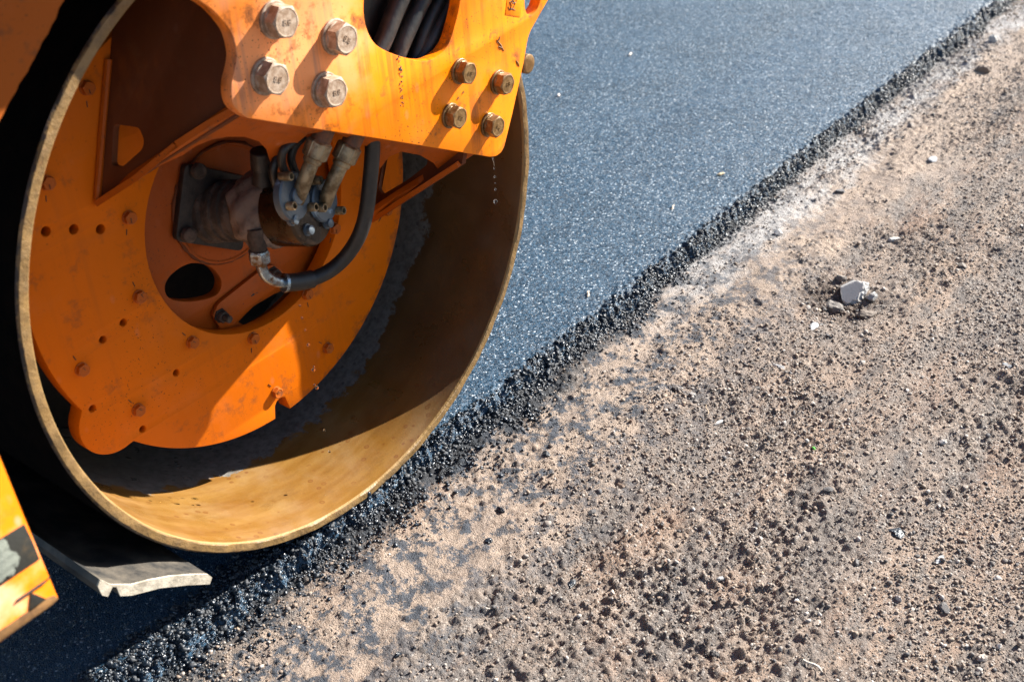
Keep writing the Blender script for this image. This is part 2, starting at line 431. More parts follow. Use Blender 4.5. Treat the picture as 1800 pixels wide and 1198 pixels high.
def stone_mat():
    m, n, b = new_mat('gravel'); q = NB(n); p = q.pos()
    a = q.node('ShaderNodeAttribute'); a.attribute_name = 'Col'
    f = q.rng(q.noise(p, 220, 4), .35, .7, .0, .35)
    q.L(q.mix(f, a.outputs['Color'], (.20, .168, .142)), b.inputs['Base Color']); b.inputs['Roughness'].default_value = .75
    q.L(q.bump(q.noise(p, 500, 4), .5, .002), b.inputs['Normal'])
    return m
M['gravel'] = stone_mat()

# ------------------------------------------------------------------ ground and road
def growth(a, b, step, far, k=1.35):
    core = np.arange(a, b+step/2, step); lo = [a]; s = step
    while lo[-1] > -far: s *= k; lo.append(lo[-1]-s)
    hi = [core[-1]]; s = step
    while hi[-1] < far: s *= k; hi.append(hi[-1]+s)
    return np.concatenate([np.array(lo[:0:-1]), core, np.array(hi[1:])])
def grid(name, xs, ys, hf, mat):
    X, Y = np.meshgrid(xs, ys); Z = hf(X, Y); nx, ny = len(xs), len(ys)
    co = np.stack([X, Y, Z], -1).reshape(-1, 3).astype(np.float32)
    i = np.arange(nx*ny).reshape(ny, nx)
    f = np.stack([i[:-1, :-1], i[:-1, 1:], i[1:, 1:], i[1:, :-1]], -1).reshape(-1).astype(np.int32)
    me = bpy.data.meshes.new(name); me.vertices.add(len(co)); me.vertices.foreach_set('co', co.ravel())
    nf = len(f)//4; me.loops.add(len(f)); me.loops.foreach_set('vertex_index', f)
    me.polygons.add(nf); me.polygons.foreach_set('loop_start', np.arange(0, len(f), 4, dtype=np.int32))
    me.polygons.foreach_set('use_smooth', np.ones(nf, bool)); me.update()
    o = link(name, me, mat); return o

PITS = [(G(1475, 528), .13, -.026), (G(1420, 515), .06, -.010), (G(1500, 500), .05, .012), (G(1575, 930), .03, -.008),
        (G(1745, 640-195), .05, -.012), (G(1770, 410), .05, -.012), (G(1690, 465), .04, -.009), (G(1790, 350), .06, -.012), (G(1720, 380), .04, .008),
        (G(1190, 690), .05, -.006), (G(1240, 615), .03, -.006), (G(1085, 850), .02, -.008), (G(1330, 1065), .03, -.007), (G(1505, 985), .025, -.006)]
def dirt_h(X, Y):
    near = 1/(1+np.maximum(np.abs(X-2.2)-3.2, 0)*2+np.maximum(-Y-1.7, 0)*3)
    h = ZG+(fbm(X*.5, Y*1.7, 1.9, 3, 3)*.020+fbm(X*.7, Y*1.2, 13, 5, 5)*.010)*near
    h += fbm(X*.30, Y*2.6, 2.6, 3, 97)*.010*near
    n = fbm(X, Y, 75, 3, 11); mk = np.clip(.55+1.3*fbm(X*.6, Y*1.3, 3.1, 3, 91), .3, 1.15); h += (n*.0045+np.maximum(n-.22, 0)*.012)*near*mk
    n = vnoise(X*150, Y*150, 21); h += np.maximum(n-.58, 0)*.013*near*mk
    n = vnoise(X*60+5, Y*60, 23); h += np.maximum(n-.74, 0)*.015*near*mk
    for c, r, a in PITS:
        d2 = ((X-c.x)**2+(Y-c.y)**2)/r**2; h += a*np.exp(-d2*2)*(1+.6*fbm(X, Y, 40, 2, 31))
    h += -.05*np.clip((Y-.06)/.1, 0, 1)
    h += .004*np.exp(-((Y+.16)/.05)**2)

    h[np.abs(Y) > 8] = ZG-.05*(Y[np.abs(Y) > 8] > 0)
    return h
xs = growth(-1.1, 5.2, .0045, 400, 1.5); ys = growth(-1.55, .06, .0045, 400, 1.5)
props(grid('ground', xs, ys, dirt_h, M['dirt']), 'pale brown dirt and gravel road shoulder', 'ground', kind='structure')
def edge_y(X): return .005*np.sin(X*3)+fbm(X, X*0, 7, 4, 41)*.020+fbm(X, X*0, 45, 3, 43)*.012
def asph_h(X, Y):
    e = edge_y(X); t = np.clip((Y-(e-.040))/.052, 0, 1); t = t*t*(3-2*t)
    m = np.exp(-np.maximum(Y-.015, 0)/.02)
    rough = (vnoise(X*140, Y*140, 51)-.5)*.011+(vnoise(X*70, Y*70, 52)-.5)*.010
    far = np.clip((Y-.02)/.3, 0, 1)
    h = (t-1)*.075+rough*m*1.25
    h += (vnoise(X*230, Y*230, 53)-.5)*.0016*(Y < .6)*(np.abs(X-2) < 3.4)
    return h
ys2 = np.concatenate([np.arange(-.06, .12, .003), np.geomspace(.12, 7.2, 130)])
xs2 = growth(-1.1, 5.2, .0045, 400, 1.5)
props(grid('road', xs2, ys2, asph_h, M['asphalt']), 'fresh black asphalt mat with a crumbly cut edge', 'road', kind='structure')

# ------------------------------------------------------------------ scattered stones
def ico(sub, seed, jit=.28):
    bm = bmesh.new(); bmesh.ops.create_icosphere(bm, subdivisions=sub, radius=1)
    r = np.random.default_rng(seed)
    ax = r.uniform(.55, 1.3, 3)
    pl = [(Vector(r.normal(size=3)).normalized(), r.uniform(.55, .85)) for _ in range(7)]
    for v in bm.verts:
        v.co *= 1+jit*r.uniform(-.5, .5)
        for nrm, dd in pl:
            t = v.co.dot(nrm)
            if t > dd: v.co -= nrm*(t-dd)
        v.co = Vector((v.co.x*ax[0], v.co.y*ax[1], v.co.z*ax[2]))
    co = np.array([v.co[:] for v in bm.verts]); fa = np.array([[v.index for v in f.verts] for f in bm.faces]); bm.free()
    return co, fa
def rotm(n, r):
    q = r.normal(size=(n, 4)); q /= np.linalg.norm(q, axis=1)[:, None]; w_, x, y, z = q.T
    return np.stack([1-2*(y*y+z*z), 2*(x*y-z*w_), 2*(x*z+y*w_), 2*(x*y+z*w_), 1-2*(x*x+z*z), 2*(y*z-x*w_), 2*(x*z-y*w_), 2*(y*z+x*w_), 1-2*(x*x+y*y)], 1).reshape(n, 3, 3)
def scatter(name, pos, size, cols, mat, sub=1, flat=.75, seed=1, jit=.28):
    r = np.random.default_rng(seed); V = []; Fc = []; Cc = []; off = 0
    which = r.integers(0, 8, len(pos))
    for k in range(8):
        i = np.where(which == k)[0]
        if not len(i): continue
        co, fa = ico(sub, 100*seed+k, jit); n = len(i)
        v = np.einsum('nij,vj->nvi', rotm(n, r), co)*size[i][:, None, None]
        v[:, :, 2] *= flat; v += pos[i][:, None, :]
        V.append(v.reshape(-1, 3)); Fc.append((fa[None]+(np.arange(n)*len(co))[:, None, None]+off).reshape(-1, 3))
        Cc.append(np.repeat(cols[i], len(co), 0)); off += n*len(co)
    V = np.concatenate(V).astype(np.float32); Fc = np.concatenate(Fc).astype(np.int32); Cc = np.concatenate(Cc)
    me = bpy.data.meshes.new(name); me.vertices.add(len(V)); me.vertices.foreach_set('co', V.ravel())
    me.loops.add(Fc.size); me.loops.foreach_set('vertex_index', Fc.ravel())
    me.polygons.add(len(Fc)); me.polygons.foreach_set('loop_start', np.arange(0, Fc.size, 3, dtype=np.int32)); me.update()
    at = me.color_attributes.new('Col', 'FLOAT_COLOR', 'POINT')
    at.data.foreach_set('color', np.concatenate([Cc, np.ones((len(Cc), 1))], 1).astype(np.float32).ravel())
    return link(name, me, mat)
PAL = np.array([(.30, .22, .165), (.40, .30, .22), (.22, .19, .17), (.055, .055, .06), (.10, .10, .11), (.62, .56, .50), (.46, .40, .35), (.24, .13, .08)])
def pal(n, pr, r):
    c = PAL[r.choice(len(PAL), n, p=pr)]*r.uniform(.75, 1.2, (n, 1)); return np.clip(c*.62, 0, .8)
def dirt_pts(n, r, x0=-.9, x1=4.6, y0=-1.45, y1=-.03, bias=1.0):
    x = x0+(x1-x0)*r.random(n)**bias; y = r.uniform(y0, y1, n)
    keep = (y > -1.35+0*x) & (y > -.42-(x+.75)*1.0) & (y > -1.9+.45*x)
    return x[keep], y[keep]
r = np.random.default_rng(11)
def dens(x, y):
    return -.75*np.exp(-((y+.20+.06*fbm(x, y*0, 2.5, 3, 95))/.11)**2)*(x < 2.6)+1.7*fbm(x*.55, y*1.3, 2.6, 3, 61)+.9*fbm(x*.8, y, 9, 3, 63)+.55*np.clip((-y-.45)/.4, -.6, 1)
x, y = dirt_pts(300000, r, bias=1.35)
k = dens(x, y) > r.uniform(-1.3, .75, len(x)); x, y = x[k], y[k]
sz = np.clip(.0010*np.exp(r.normal(0, .55, len(x))), .0006, .0045)*1.35
z = dirt_h(x, y)+sz*.35
props(scatter('gravel', np.stack([x, y, z], 1), sz, pal(len(x), [.30, .22, .19, .07, .06, .07, .08, .01], r), M['gravel'], 1, .8, 2), 'fine loose gravel and clods strewn over the dirt', 'gravel', kind='stuff')
x, y = dirt_pts(24000, r, bias=1.2)
k = dens(x, y)+.4*fbm(x, y, 22, 2, 67) > r.uniform(-.7, 1.1, len(x)); x, y = x[k], y[k]
hc = G(1470, 525); nh = 420; x = np.append(x, hc.x+r.normal(0, .075, nh)); y = np.append(y, hc.y+r.normal(0, .045, nh))
sz = np.clip(.0026*np.exp(r.normal(0, .40, len(x))), .0015, .0080); z = dirt_h(x, y)+sz*.22
props(scatter('coarse_gravel', np.stack([x, y, z], 1), sz, pal(len(x), [.25, .18, .19, .09, .10, .09, .09, .01], r), M['gravel'], 2, .7, 3), 'coarser mixed grey and tan pebbles scattered over the dirt', 'gravel', kind='stuff')
# asphalt crumbs along the edge
n = 62000; x = -1.0+6.2*r.random(n)**1.6
wd = .008+.011*np.clip(1+2*fbm(x, x*0, 11, 3, 75), 0, 2)+.038*np.clip((1.5-x)/1.2, 0, 1)*np.clip(1+1.5*fbm(x, x*0, 4, 4, 71), .25, 2)+.014*np.clip((.2-x)/.6, 0, 1)
y = edge_y(x)-.010+.055*np.clip((.35-x)/.6, 0, 1)+np.abs(r.normal(0, 1, n))*-wd+r.uniform(0, 1, n)**1.3*(.030+.035*np.clip((.4-x)/.6, 0, 1))
k = (y > edge_y(x)-.03) | (fbm(x, y, 16, 4, 73) > r.uniform(-.55, .45, n)); x, y = x[k], y[k]; n = len(x)
far_ = y < edge_y(x)-.03
z = np.maximum(dirt_h(x, y), asph_h(x, y))
sz = np.clip(.0021*np.exp(r.normal(0, .55, n)), .0008, .0078)*np.where(x > 1.2, .85, 1)
c = np.tile(np.array([[.03, .035, .045]]), (n, 1))
props(scatter('asphalt_crumbs', np.stack([x, y, z+sz*.25], 1), sz*1.12, c, M['crumb'], 1, .8, 5, .75), 'glossy black asphalt crumbs heaped along the road edge', 'gravel', kind='stuff')

def rock(name, px, py, size, colr, label, sub=3, seed=0, flat=.7, stretch=(1, 1, 1), rz=0, mat=None, lift=.25, cat='stone', jit=.34, group='larger stones lying on the dirt shoulder'):
    g = G(px, py); zz = float(dirt_h(np.array([g.x]), np.array([g.y]))[0])
    co, fa = ico(sub+(size > .03), 900+seed, jit if size < .03 else .16)
    me = bpy.data.meshes.new(name); s = size
    cz, sz_ = math.cos(rz), math.sin(rz)
    vs = []
    for a in co:
        X, Y, Z = a[0]*stretch[0]*s, a[1]*stretch[1]*s, a[2]*stretch[2]*s*flat
        vs.append((X*cz-Y*sz_, X*sz_+Y*cz, Z))
    me.from_pydata(vs, [], [list(map(int, f)) for f in fa])
    at = me.color_attributes.new('Col', 'FLOAT_COLOR', 'POINT')
    at.data.foreach_set('color', np.tile(np.array([*(v*.70 for v in colr), 1.], np.float32), len(vs)))
    o = link(name, me, mat or M['gravel']); o.location = (g.x, g.y, zz+size*flat*(lift if size < .03 else -.05))
    props(o, label, cat, group); return o
WH, PA, GY, DK, BK = (.68, .63, .58), (.56, .47, .39), (.27, .27, .28), (.07, .07, .075), (.02, .022, .027)
ROCKS = [
 (1500, 508, .070, (.50, .49, .48), 'large chipped pale grey rock in the pitted hollow at upper right', .55, (1.5, .9, 1)),
 (1466, 530, .024, (.20, .18, .16), 'brownish grey broken lump left of the chipped pale grey rock', .6, (1.1, .9, 1)),
 (1532, 520, .020, (.42, .41, .40), 'pale splinter touching the right end of the chipped pale grey rock', .6, (1.3, .7, 1)),
 (1478, 492, .018, (.20, .17, .15), 'dark clod just above the chipped pale grey rock', .7, (1.1, 1, 1)),
 (1524, 549, .024, (.16, .12, .09), 'flat dark brown stone just below the chipped grey rock', .45, (1.5, .8, 1)),
 (1430, 577, .012, (.50, .52, .54), 'pale bluish flake left of the flat dark brown stone', .5, (1.3, .8, 1)),
 (1370, 650, .014, (.52, .52, .52), 'whitish crushed chip pile on the dirt in the middle right', .5, (1.2, .8, 1)),
 (1265, 742, .011, (.62, .60, .57), 'flat white flake with a curled rim left of centre shoulder', .4, (1.4, .8, 1)),
 (1217, 700, .0075, WH, 'round white pebble left of the flat white flake', .8, (1, 1, 1)),
 (1655, 783, .0085, WH, 'bright white pebble at right beside small dark gravel', .8, (1.1, .9, 1)),
 (1688, 664, .0080, PA, 'pale pinkish pebble high on the right side', .8, (1.1, .9, 1)),
 (1594, 691, .0065, WH, 'small white pebble left of the pale pinkish pebble', .8, (1, 1, 1)),
 (1652, 980, .0085, (.50, .52, .54), 'flat oval bluish white stone near the right edge', .5, (1.5, .8, 1)),
 (1218, 891, .0068, WH, 'white rounded pebble with a short dark shadow in the lower middle', .8, (1, 1, 1)),
 (1268, 1014, .0085, (.36, .36, .36), 'grey rounded stone in the lower middle', .8, (1.2, .9, 1)),
 (1246, 936, .0060, (.30, .32, .35), 'small slate grey stone above the grey rounded stone', .5, (1.3, .8, 1)),
 (1076, 1033, .0075, PA, 'cream pebble lying alone at lower left of the shoulder', .8, (1, .9, 1)),
 (1401, 1058, .0080, (.58, .60, .63), 'white and blue grey pebble left of the two cream pebbles', .7, (1.2, .9, 1)),
 (1440, 1082, .0072, WH, 'upper one of two cream pebbles touching each other', .8, (1, 1, 1)),
 (1436, 1098, .0068, PA, 'lower one of two cream pebbles touching each other', .8, (1, 1, 1)),
 (1405, 941, .0062, WH, 'upright white chip in the middle of the fine gravel', .9, (.8, .8, 1)),
 (1455, 866, .0120, DK, 'black lumpy clod in the middle of the shoulder', .6, (1.2, .9, 1)),
 (1505, 992, .0110, DK, 'dark lump upper left of the tar lump', .7, (1.1, 1, 1)),
 (1090, 851, .0110, (.17, .11, .075), 'brown crumbly clod with a dark hollow', .7, (1.1, 1, 1)),
 (1041, 900, .0070, DK, 'small black clod left of the brown crumbly clod', .7, (1.1, 1, 1)),
 (1191, 690, .0100, (.14, .12, .11), 'dark brown clod beside the round white pebble', .7, (1.2, 1, 1)),
 (1329, 687, .0085, DK, 'flat black chip below the whitish crushed chip pile', .5, (1.5, .8, 1)),
 (1395, 724, .0080, DK, 'small black stone on cracked clay in the middle right', .7, (1.1, 1, 1)),
 (1701, 884, .0070, PA, 'tan pebble at right below another tan pebble', .8, (1.1, .9, 1)),
 (1697, 856, .0070, PA, 'tan pebble at right above another tan pebble', .7, (1.2, .9, 1)),
 (1769, 648, .0100, (.20, .22, .25), 'dark grey flat stone at the far right edge', .5, (1.5, .8, 1)),
 (1256, 1142, .0095, BK, 'black tarry lump near the bottom edge', .8, (1.1, 1, 1)),
 (1660, 1062, .0110, DK, 'dark clod with a deep shadow at lower right', .6, (1.3, 1, 1)),
 (1548, 1100, .0070, (.14, .15, .17), 'small charcoal stone above the bottom edge right of centre', .8, (1, 1, 1)),
 (1728, 1153, .0085, PA, 'cream stone in the lower right corner', .7, (1.3, .9, 1)),
 (1757, 1132, .0080, WH, 'tall pale stone in the lower right corner', 1.0, (.8, .9, 1)),
 (1580, 1050, .0070, WH, 'long white pebble standing among grey gravel at lower right', .8, (.7, 1.1, 1)),
 (1743, 76, .022, (.60, .58, .55), 'pale stone beside the far end of the asphalt edge', .7, (1.1, .9, 1)),
 (1725, 128, .024, (.24, .17, .12), 'brown stone on the shoulder in the upper right corner', .6, (1.3, .9, 1)),
 (1368, 414, .011, (.62, .60, .57), 'white stone on the dirt just right of the asphalt edge', .8, (1, 1, 1)),
 (1475, 337, .014, (.10, .10, .11), 'dark stone beside the pale dusty strip', .6, (1.3, 1, 1)),
 (1640, 280, .014, (.42, .44, .47), 'bluish grey flat stone in the upper right', .5, (1.6, .8, 1)),
 (1690, 470, .015, (.13, .10, .08), 'dark brown clod at the right above the footmarks', .6, (1.3, 1, 1)),
 (1572, 421, .013, (.60, .57, .53), 'white stone above the large chipped grey rock', .6, (1.2, .9, 1)),
]
for i, (px, py, s, c, lb, fl, stt) in enumerate(ROCKS):
    rock('stone', px, py, s, c, lb, seed=i, flat=fl, stretch=stt, rz=i*1.3)
# tar lump: a ring of tarry pieces
rock('tar_lump', 1575, 938, .0165, (.02, .022, .027), 'ragged black tar lump with a curled rim on the gravel', seed=77, flat=.6, stretch=(1.1, 1, 1), mat=M['crumb'], cat='lump', jit=.5, group=None)
# black tar blobs near the drum edge on the dirt
for i, (px, py, s, lb) in enumerate([
    (880, 1015-115, .009, 'black tarry crumb on the dirt close below the drum, nearest the right end'),
    (1005, 1018, .012, 'bluish black tar chunk on the dirt left of the cream pebble'),
    (700, 1155, .008, 'small black tar chunk by the bottom edge of the shoulder'),
    (960, 800, .009, 'black chunk on the pale dirt below the asphalt edge'),
    (860, 952, .009, 'flat black chip on the tar spotted dirt')]):
    rock('tar_chunk', px, py, s, BK, lb, seed=60+i, flat=.6, stretch=(1.2, 1, 1), mat=M['crumb'], cat='tar chunk', jit=.35, group='black tar chunks on the dirt')

def chip(name, px, py, L, W, ang, col, label, cat, z=.002, bend=.2):
    g = G(px, py, 0 if z < .01 else 0); bm = bmesh.new()
    if z == 0: g = G(px, py); g.z = float(dirt_h(np.array([g.x]), np.array([g.y]))[0])+.003
    pts = [g+Vector((math.cos(ang)*t*L, math.sin(ang)*t*L, .0015+bend*L*.1*math.sin((t+.5)*math.pi)+z)) + Vector((-math.sin(ang), math.cos(ang), 0))*L*.06*math.sin(t*7) for t in np.linspace(-.5, .5, 9)]
    sweep(bm, pts, [W*.35, W*.8, W, W*1.05, W, W*.9, W, W*.8, W*.3], 7, bump=.12)
    m, n_, b = new_mat(name); q = NB(n_); q.L(q.mix(q.noise(q.pos(), 200, 3), col, tuple(c*.7 for c in col)), b.inputs['Base Color']); b.inputs['Roughness'].default_value = .8
    o = finish(name, bm, m); props(o, label, cat); return o
chip('twig', 1425, 1168, .050, .0022, math.radians(-100), (.62, .55, .46), 'bleached dry twig lying near the bottom edge', 'twig', 0)
chip('straw', 1243, 730-5, .040, .0007, math.radians(35), (.55, .42, .28), 'thin dry straw left of the flat white flake', 'straw', 0)
chip('wood_chip', 1034, 518, .030, .0026, math.radians(28), (.66, .52, .38), 'long pale wood chip on the asphalt near its edge', 'wood chip')
chip('wood_chip', 1183, 366, .030, .0022, math.radians(15), (.60, .50, .38), 'pale sliver on the asphalt between the wood chip and the dry leaf', 'wood chip')
chip('dry_leaf', 1267, 308, .026, .0042, math.radians(-35), (.62, .48, .30), 'small yellow dry leaf on the asphalt', 'leaf')
chip('stone_chip', 982, 169, .022, .0045, math.radians(20), (.78, .66, .58), 'pinkish white chip on the asphalt beside the drum', 'chip')
chip('stone_chip', 1108, 97, .030, .0040, math.radians(10), (.70, .62, .55), 'pale chip lying alone far up on the asphalt', 'chip')
chip('leaf', 1430, 791, .010, .0028, .6, (.10, .42, .06), 'tiny bright green leaf scrap on the gravel', 'leaf', 0)

# ------------------------------------------------------------------ road roller
roller = bpy.data.objects.new('road_roller', None); COL.objects.link(roller)
props(roller, 'orange road roller with a hollow steel drum pressing the asphalt edge', 'road roller')
WID = 1.35
def ring_shell():
    bm = bmesh.new(); seg = 220
    prof = [  # (y, r, material of the strip that follows)
        (WID, R, 0), (.012, R, 0), (.004, R-.002, 1), (0, R-.006, 1), (0, R-.0185, 1), (.0015, R-.021, 1), (.006, R-.0225, 2),
        (.10, R-.0225, 2), (.20, R-.0225, 2), (.40, R-.0225, 2), (.8, R-.0225, 2), (WID, R-.0225, 2)]
    rings = []
    for y_, r_, m_ in prof:
        rings.append([bm.verts.new((math.cos(2*math.pi*k/seg)*r_, y_, R+math.sin(2*math.pi*k/seg)*r_)) for k in range(seg)])
    for i in range(len(rings)-1):
        for k in range(seg):
            f = bm.faces.new((rings[i][k], rings[i][(k+1) % seg], rings[i+1][(k+1) % seg], rings[i+1][k])); f.material_index = prof[i][2]
    for k in range(seg): 
        bm.faces.new((rings[-1][k], rings[-1][(k+1) % seg], rings[0][(k+1) % seg], rings[0][k])).material_index = 1
    for ring in rings[3:5]:
        for v in ring:
            a = math.atan2(v.co.z-R, v.co.x)
            v.co.y += .0012*math.sin(a*37)*math.sin(a*11)
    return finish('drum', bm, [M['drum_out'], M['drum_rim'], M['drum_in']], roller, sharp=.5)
drum = ring_shell(); drum['label'] = 'hollow steel drum, tan inside, outside black with bitumen and painted shade'
plate('drum_dark_backing', [circ(0, R, R-.024, 96)], yframe(.62), .02, M['black'], roller)  # added black disc that makes the drum look dark through the openings

# mounting plate (front face at y = .205)
YP = .205
def mount_outline():
    cx, cz = -.030, .592; r0 = .445; lc = (-.384, .362); lr = .070; out = []
    n0 = P(495, 712, YP); nd = math.hypot(n0.x-cx, n0.z-cz); na = math.atan2(n0.z-cz, n0.x-cx); nr = .018
    for k in range(540):
        a = 2*math.pi*k/540; dx, dz = math.cos(a), math.sin(a); rr = r0
        ex, ez = lc[0]-cx, lc[1]-cz; t = ex*dx+ez*dz; dd = ex*ex+ez*ez-t*t
        if dd < lr*lr and t > 0: rr = max(rr, t+math.sqrt(lr*lr-dd))
        ang = (a-na+math.pi) % (2*math.pi)-math.pi; lat = abs(nd*math.sin(ang))
        if abs(ang) < .2 and lat < nr*.999: rr = min(rr, nd*math.cos(ang)-math.sqrt(nr*nr-lat*lat))
        out.append((cx+dx*rr, cz+dz*rr))
    return out
holes = [circ(-.004, .602, .236, 72)]
for px, py in [(81, 407), (130, 403), (177, 403), (217, 567), (181, 597), (310, 655), (163, 718), (251, 754)]:
    q_ = P(px, py, YP); holes.append(circ(q_.x, q_.z, .0085 if py < 500 else .0072, 20))
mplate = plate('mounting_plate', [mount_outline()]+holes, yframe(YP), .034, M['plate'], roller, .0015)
mplate['label'] = 'round orange mounting plate with a large central opening and bolt circles'

def small_bolt_mesh():
    bm = bmesh.new()
    lathe(bm, (0, 0, 0), (0, -1, 0), [(0, .0125), (.002, .0125), (.0025, .0115)], 28)
    hexhead(bm, -.0025, .0205, .0085)
    sweep(bm, [(-.002, -.0118, -.001), (.001, -.0118, -.0075)], .0006, 5, 1)
    sweep(bm, [(.002, -.0006, -.021), (.004, -.0006, -.031)], .0008, 5, 1)
    return finish('bolt', bm, [M['obolt'], M['blackpaint']], mplate, sharp=.35)
b0 = small_bolt_mesh(); first = True
for i, (px, py, ang) in enumerate([(85, 322, 5), (155, 155, 0), (229, 383, 10), (247, 522, 160), (340, 602, 140), (447, 595, 5), (146, 650, 155), (245, 721, 145),
                      (488, 690, 140), (578, 612, 130), (590, 402, 20), (542, 517, -10), (682, 370, 45)]):
    o = b0 if first else b0.copy()
    if not first: COL.objects.link(o); o.parent = mplate
    first = False
    q_ = P(px, py, YP-.006); o.location = (q_.x, YP, q_.z); o.rotation_euler = (0, math.radians(ang+20), 0)

# recessed hub plate, boss, corner bracket
oval = xz(catmull([(290, 503), (304, 480), (335, 463), (368, 468), (388, 490), (386, 512), (368, 524), (330, 530), (298, 524)], 5), .255)
void = xz(fillet([(418, 566), (446, 538), (480, 518), (520, 500), (560, 470), (560, 520), (470, 590)], 4), .255)
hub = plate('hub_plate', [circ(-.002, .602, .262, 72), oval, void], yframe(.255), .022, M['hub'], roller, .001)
hub['label'] = 'recessed dark orange hub plate with an oval opening'
bb = bmesh.new()
lathe(bb, (-.022, .2555, .622), (-.022, 0, .622), [(0, .119), (.004, .119), (.0075, .116), (.0075, .113), (.005, .110), (.005, .02)], 64, jit=.006)
finish('boss_ring', bb, M['hub'], hub)
wb = bmesh.new()
wp = [Vector((-.022+.119*math.cos(a), .252, .622+.117*math.sin(a))) for a in np.linspace(0, 2*math.pi, 120)]
sweep(wb, wp, [.0035+.0012*RNG.uniform(-1, 1) for _ in wp], 8, bump=.15); finish('weld_bead', wb, M['gusset'], hub)
br = plate('corner_bracket', [xz(fillet([(374, 555), (384, 534), (466, 469), (482, 465), (500, 478), (494, 500), (438, 540), (412, 570), (388, 578)], 5), .244)], yframe(.244), .009, M['hub'], roller, .001)
for px, py in ((396, 558), (488, 484)):
    q_ = P(px-9, py-4, .244); bm = bmesh.new()
    lathe(bm, (0, 0, 0), (0, -1, 0), [(0, .015), (.003, .015), (.003, .0125), (.013, .0125), (.014, .0115)], 6*6, sides=6)
    lathe(bm, (0, -.012, 0), (0, -1, 0), [(0, .0075), (.016, .0075), (.018, .0062)], 20)
    o = finish('bolt', bm, M['mud'], br, sharp=.4); o.location = (q_.x, .244, q_.z)
    o.name = 'bolt'
# dark ragged sealant by the bracket
bm = bmesh.new(); sweep(bm, [P(a, b, .250) for a, b in catmull([(415, 545), (430, 525), (448, 513), (465, 508)], 6, False)], .005, 8, bump=.5)
finish('sealant', bm, M['black'], hub)

# hydraulic motor
m0, m1 = P(378, 371, .243), P(550, 369, .030)
ax = (m1-m0).normalized(); L_ = (m1-m0).length
bm = bmesh.new()
lathe(bm, m0, m1, [(-.01, .060), (.006, .060), (.010, .054), (L_*.10, .055), (L_*.11, .058), (L_*.14, .058), (L_*.15, .054), (L_*.19, .054), (L_*.20, .058), (L_*.23, .058), (L_*.24, .054), (L_*.30, .056), (L_*.34, .050), (L_*.42, .052)], 48, jit=.012)
motor = finish('hydraulic_motor', bm, M['mud'], roller); motor['label'] = 'mud caked hydraulic motor bolted to the hub plate'
fr = frame3(P(327, 288, .235), P(447, 320, .235), P(310, 425, .235))
plate('flange', [fillet(onframe([(326, 287), (441, 312), (427, 442), (309, 424)], fr), .014)], fr, .014, M['flange'], motor, .002)
bm = bmesh.new()
for k, (px, py) in enumerate(((350, 301), (333, 413), (432, 338))):
    q_ = P(px, py, .222); bm = bmesh.new(); lathe(bm, (0, 0, 0), (0, -1, 0), [(-.006, .0145), (.004, .0145), (.006, .0125), (.007, .009)], 20, jit=.02)
    o = finish('cap_screw', bm, M['mud'], motor); o.location = q_
# caked mud collar, uneven
bm = bmesh.new(); seg = 56; rings = []
sd = ax.cross(Vector((0, 0, 1))).normalized(); up = sd.cross(ax)
for i in range(15):
    t = i/14; rg = []
    for k in range(seg):
        a = 2*math.pi*k/seg
        rr = .060+.012*math.sin(t*3.0)+.0035*math.sin(a*3+t*4)+.0028*math.sin(a*9-t*8)+.0016*RNG.uniform(-1, 1)
        st_ = L_*(.34+.035*math.sin(a*2+1)+.02*math.sin(a*5)); en = L_*.70
        rg.append(bm.verts.new(m0+ax*(st_+(en-st_)*t)+(sd*math.cos(a)+up*math.sin(a))*rr))
    rings.append(rg)
for i in range(14):
    for k in range(seg): bm.faces.new((rings[i][k], rings[i][(k+1) % seg], rings[i+1][(k+1) % seg], rings[i+1][k]))
bm.faces.new(rings[0]); bm.faces.new(rings[-1])
finish('mud_crust', bm, M['mudlight'], motor, sharp=.9)
bm = bmesh.new(); lathe(bm, m0+ax*L_*.66, m1, [(0, .058), (.006, .0655), (L_*.34-.006, .0655), (L_*.34-.001, .062), (L_*.34, .059)], 64)
cap = finish('motor_cap', bm, M['cap'], motor)
# round port flanges on the cap face
fr = (m1+ax*.010, (Vector((1, 0, 0))-ax*ax.x).normalized(), None, ax)
fr = (fr[0], fr[1], ax.cross(fr[1])*1.0, ax)
if fr[2].z < 0: fr = (fr[0], fr[1], -fr[2], ax)
def onm(px, py, off=.010):
    D = ray(px, py); o_ = m1+ax*off; return CAM + D*((o_-CAM).dot(ax)/D.dot(ax))
for (px, py, r_) in ((521, 345, .0430), (574, 353, .0385)):
    c_ = onm(px, py); bm = bmesh.new()
    lathe(bm, c_-ax*.016, c_+ax, [(0, r_+.001), (.012, r_), (.0145, r_-.003), (.0145, .016), (.020, .0155), (.022, .013)], 44)
    finish('port_flange', bm, M['port'], motor)
for (px, py) in ((503, 310), (509, 362), (547, 364), (563, 365), (596, 370), (556, 317)):
    c_ = onm(px, py, .012); bm = bmesh.new()
    lathe(bm, c_-ax*.012, c_+ax, [(0, .0080), (.022, .0080), (.0232, .0072), (.0232, .0050), (.012, .0048)], 22)
    finish('cap_screw', bm, [M['pipe']], motor, sharp=.7)
for (px, py) in ((541, 404), (575, 392), (514, 386)):
    c_ = onm(px, py, .002); bm = bmesh.new(); lathe(bm, c_-ax*.005, c_+ax, [(0, .011), (.006, .011), (.006, .0085), (.014, .0085), (.016, .005)], 24, jit=.02)
    finish('cap_screw', bm, M['port'], motor, sharp=.6)
